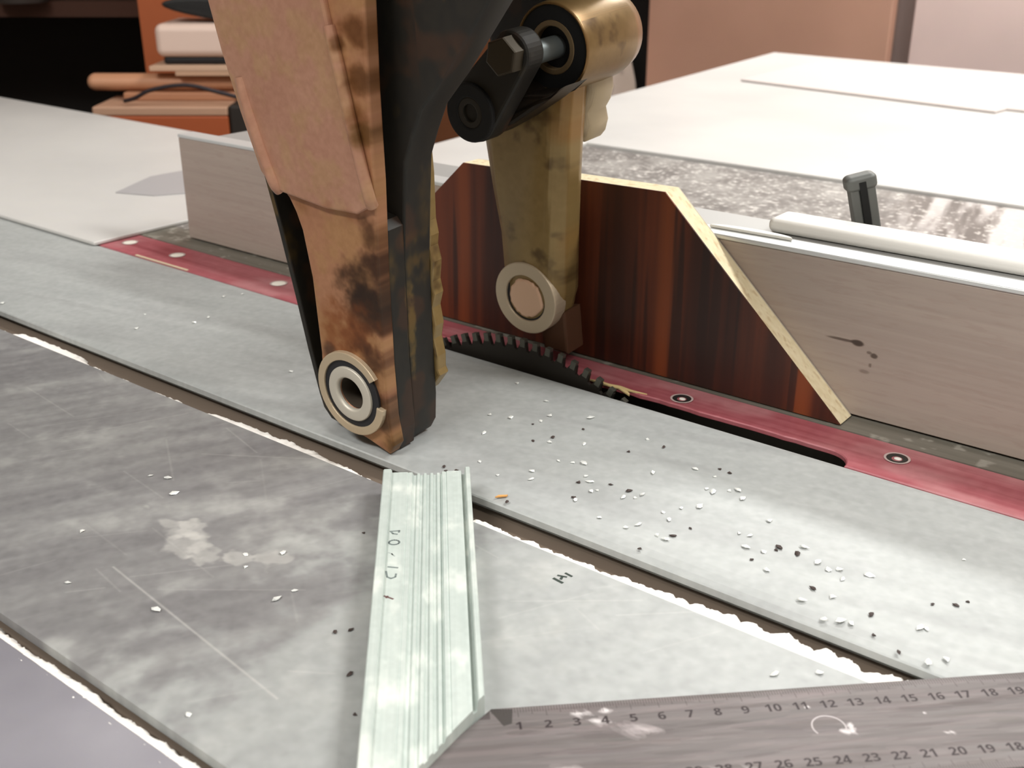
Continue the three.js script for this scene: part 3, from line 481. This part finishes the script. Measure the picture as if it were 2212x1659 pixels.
/* ---------------------------------------------------------------- dark shelves and bench at the far left, turned to face the saw */
{
  const TURN = 0.6658, FH = [-0.6177, -0.7864], RR = [0.7864, -0.6177];
  const at = (lat, y, D) => [FH[0] * D + RR[0] * lat, y, FH[1] * D + RR[1] * lat];
  const place = (o, lat, y, D) => { o.position.set(...at(lat, y, D)); o.rotation.y = TURN; return o; };
  const dk = plain(26, 20, 17, 0.8), br = plain(74, 44, 30, 0.75);
  const sh = thing('shelf_unit', 'deep dark open shelf unit behind the workbench', 'shelf'); place(sh, -1.02, FLOOR, 2.35);
  part(sh, 'back', box(-0.6, 0.45, 0, 1.9, -0.42, -0.4), dk);
  for (const x of [-0.6, 0.42]) part(sh, 'side', box(x, x + 0.03, 0, 1.9, -0.4, 0), dk);
  for (const y of [0.05, 0.42, 0.93, 1.4, 1.87]) part(sh, 'shelf', box(-0.57, 0.42, y, y + 0.03, -0.4, 0), y === 0.93 ? br : dk);
  const can = thing('tin_can', 'small dull grey tin on the dark shelf', 'tin'); place(can, -0.975, FLOOR + 0.96, 2.28);
  part(can, 'body', new THREE.CylinderGeometry(0.05, 0.05, 0.12, 24).translate(0, 0.06, -0.05), plain(60, 52, 48, 0.6, 0.3)); part(can, 'lid', new THREE.CylinderGeometry(0.052, 0.052, 0.01, 24).translate(0, 0.125, -0.05), plain(80, 72, 66, 0.5, 0.4));
  const cloth = thing('grey_cup', 'dim grey cup standing deep inside the dark shelf', 'cup'); place(cloth, -0.93, FLOOR + 0.45, 2.4);
  part(cloth, 'body', new THREE.LatheGeometry(mm([[0.1, 0], [30, 0], [36, 90], [33, 90], [28, 5], [0.1, 5]]).map(p => new THREE.Vector2(...p)), 24), plain(96, 84, 78, 0.7)); part(cloth, 'handle', tube(mm([[34, 70, 0], [54, 66, 0], [54, 34, 0], [32, 26, 0]]), 0.004), plain(96, 84, 78, 0.7));
  solo('cabinet_side', box(0, 0.5, FLOOR, 0.8, -0.03, 0), plain(170, 88, 46, 0.65), 'orange-brown board standing behind the white container', 'panel');
  place(scene.children[scene.children.length - 1], -0.655, 0, 2.05);
  const b = thing('workbench', 'low wooden workbench behind the far end of the saw', 'workbench'); place(b, -0.62, FLOOR, 1.95);
  part(b, 'top', rbox(-0.12, 0.55, 0.70, 0.735, -0.09, 0.21, 0.003), plain(60, 40, 30, 0.8));
  for (const [x, z] of [[-0.08, 0.17], [0.5, 0.17], [-0.08, -0.05], [0.5, -0.05]]) part(b, 'leg', box(x - 0.025, x + 0.025, 0, 0.70, z - 0.025, z + 0.025), plain(60, 40, 30, 0.8));
  const BT = FLOOR + 0.735;
  const bx = thing('wooden_box', 'orange-brown wooden box with pale lid on the workbench', 'box'); place(bx, -0.546, BT, 1.75);
  part(bx, 'body', rbox(-0.105, 0.105, 0, 0.098, -0.115, 0, 0.003), plain(170, 84, 44, 0.6)); part(bx, 'lid', rbox(-0.105, 0.105, 0.098, 0.112, -0.115, 0, 0.003), plain(190, 150, 124, 0.6));
  const db = solo('dark_block', rbox(-0.03, 0.03, 0, 0.115, -0.1, 0, 0.006), plain(40, 32, 26, 0.7), 'dark block standing against the end of the wooden box', 'block'); place(db, -0.41, BT, 1.75);
  const TOP = BT + 0.112;
  const pk = solo('wood_packer', rbox(-0.09, 0.12, 0, 0.013, -0.04, 0.02, 0.003), plain(176, 124, 92, 0.6), 'thin wooden packer between box lid and rounded rail', 'packer'); place(pk, -0.53, TOP, 1.83);
  const rl = solo('wooden_rail', new THREE.CapsuleGeometry(0.0135, 0.36, 8, 18).rotateZ(Math.PI / 2).scale(1, 1, 1.3).translate(0, 0.0135, 0), plain(200, 146, 112, 0.55), 'round-ended pale wooden rail lying across the wooden box', 'rail'); place(rl, -0.488, TOP + 0.013, 1.835);
  const cb = solo('black_cable', tube([[-0.105, -0.006, 0.03], [-0.085, 0.0, 0.04], [-0.06, 0.012, 0.045], [0, 0.021, 0.05], [0.05, 0.010, 0.05], [0.085, 0.0, 0.045], [0.1, -0.005, 0.035]], 0.0032, 60, 8), plain(44, 34, 38, 0.6), 'thin dark cable looped over the wooden rail and box', 'cable'); place(cb, -0.50, TOP + 0.012, 1.80);
  const RT = TOP + 0.04;
  const bd = thing('board_stack', 'two thin pale boards stacked on the wooden rail', 'boards'); place(bd, -0.44, RT, 1.85);
  part(bd, 'board', rbox(-0.09, 0.14, 0, 0.007, -0.05, 0.05, 0.001), plain(196, 158, 130, 0.6)); part(bd, 'board', rbox(-0.13, 0.14, 0.0075, 0.015, -0.06, 0.05, 0.001), plain(206, 172, 146, 0.6));
  const wc = thing('white_container', 'white container with black base and black lid on the stacked boards', 'container'); place(wc, -0.43, RT + 0.015, 1.86);
  part(wc, 'base', rbox(-0.122, 0.14, 0, 0.013, -0.07, 0.04, 0.005, 3), plain(14, 14, 20, 0.5));
  part(wc, 'body', rbox(-0.13, 0.14, 0.012, 0.062, -0.08, 0.05, 0.012, 4), plain(226, 200, 186, 0.5));
  const lid = []; for (let i = 0; i <= 20; i++) { const a = i / 20 * Math.PI; lid.push([-0.13 * Math.cos(a), 0.020 * Math.sin(a)]); } for (let i = 1; i < 12; i++) { const a = i / 12 * Math.PI; lid.push([0.13 * Math.cos(a), -0.014 * Math.sin(a)]); }
  const lm = part(wc, 'lid', ext(lid, -0.06, 0.03, 0.004), plain(12, 11, 11, 0.6)); lm.position.set(0.01, 0.074, 0); lm.rotation.z = -0.12;
}

/* ---------------------------------------------------------------- chips on the table */
{
  const chip = (k) => { const g = new THREE.IcosahedronGeometry(0.0011, 0), p = g.attributes.position, m = {}; for (let i = 0; i < p.count; i++) { const key = [p.getX(i), p.getY(i), p.getZ(i)].map(v => v.toFixed(5)).join(); const s = m[key] ??= 0.55 + h2(i + k * 31, k) * 0.75; p.setXYZ(i, p.getX(i) * s * (1 + 0.35 * (k % 3)), p.getY(i) * s * 0.45, p.getZ(i) * s); } g.computeVertexNormals(); return g; };
  const geos = [0, 1, 2, 3, 4, 5].map(chip);
  const bright = plain(238, 240, 236, 0.28, 0.25), dark = plain(58, 46, 42, 0.7);
  const put = (list, mat, name, label, group, sz) => list.forEach(([x, z], i) => {
    const where = z > -350 ? (x > -240 ? 'near the steel rule on the panel beyond the square' : 'on the scratched panel in front of the square') : x < -500 ? 'on the narrow panel past the swing arm' : 'on the narrow panel between groove and blade';
    const m = solo(name, geos[i % 6], mat, `${label} ${where}`, 'chip', `${group} ${where}`), s = sz * (0.75 + 0.6 * h2(i, 77));
    m.scale.setScalar(s); m.position.set(x / 1000, 0.00045 * s, z / 1000); m.rotation.y = h2(i, 3) * 6.28;
  });
  put([[-367,-447],[-354,-426],[-334,-398],[-317,-392],[-355,-451],[-339,-458],[-339,-467],[-353,-482],[-319,-479],[-383,-493],[-319,-439],[-303,-449],[-295,-427],[-302,-424],[-290,-430],[-306,-406],[-281,-419],[-276,-415],[-279,-475],[-256,-443],[-241,-460],[-229,-459],[-226,-445],[-222,-444],[-216,-450],[-213,-453],[-207,-447],[-268,-410],[-270,-407],[-254,-412],[-249,-415],[-248,-420],[-271,-395],[-252,-388],[-237,-388],[-234,-394],[-222,-391],[-217,-390],[-225,-407],[-231,-411],[-226,-420],[-220,-427],[-193,-416],[-188,-417],[-185,-407],[-177,-408],[-169,-395],[-301,-399],[-187,-435],[-164,-423],[-154,-415],[-148,-412],[-144,-415],[-140,-409],[-138,-393],[-147,-383],[-128,-379],[-134,-376],[-124,-380],[-132,-419],[-104,-457],[-101,-394],[-99,-395],[-91,-374],[-121,-342],[-134,-331],[-86,-380],[-657,-488],[-651,-501],[-628,-439],[-649,-407],[-629,-452],[-670,-428],[-456,-282],[-447,-286],[-506,-420],[-773,-378],[-431,-278],[-434,-229],[-400,-201],[-353,-212],[-289,-180],[-346,-274],[-358,-263],[-350,-256],[-320,-248],[-319,-257]], bright, 'metal_chip', 'tiny bright metal chip', 'bright chips', 1.15);
  put([[-279,-456],[-267,-472],[-314,-464],[-340,-452],[-321,-445],[-327,-435],[-280,-411],[-266,-419],[-255,-419],[-231,-468],[-225,-467],[-296,-373],[-222,-376],[-213,-406],[-173,-416],[-273,-396.5],[-178,-399],[-216,-395],[-114,-378],[-102,-373],[-95,-419],[-92,-425],[-103,-414],[-164,-416],[-173,-413],[-147,-394],[-120,-391],[-330,-309],[-284,-247],[-260,-232],[-242,-217],[-280,-252],[-345,-382],[-341,-379],[-337,-383]], dark, 'dark_chip', 'tiny dark brown chip', 'dark chips', 0.95);
  const sp = solo('wood_splinter', ext(mm([[-3.2, -0.5], [2.6, -0.9], [3.4, 0.2], [-1, 1]]), 0, 0.0006, 0).rotateX(-Math.PI / 2), plain(206, 150, 84, 0.7), 'small orange wood splinter at the groove edge beside the square', 'splinter');
  sp.position.set(-0.3017, 0.0001, -0.3755); sp.rotation.y = 0.9;
}

renderer.render(scene, camera);
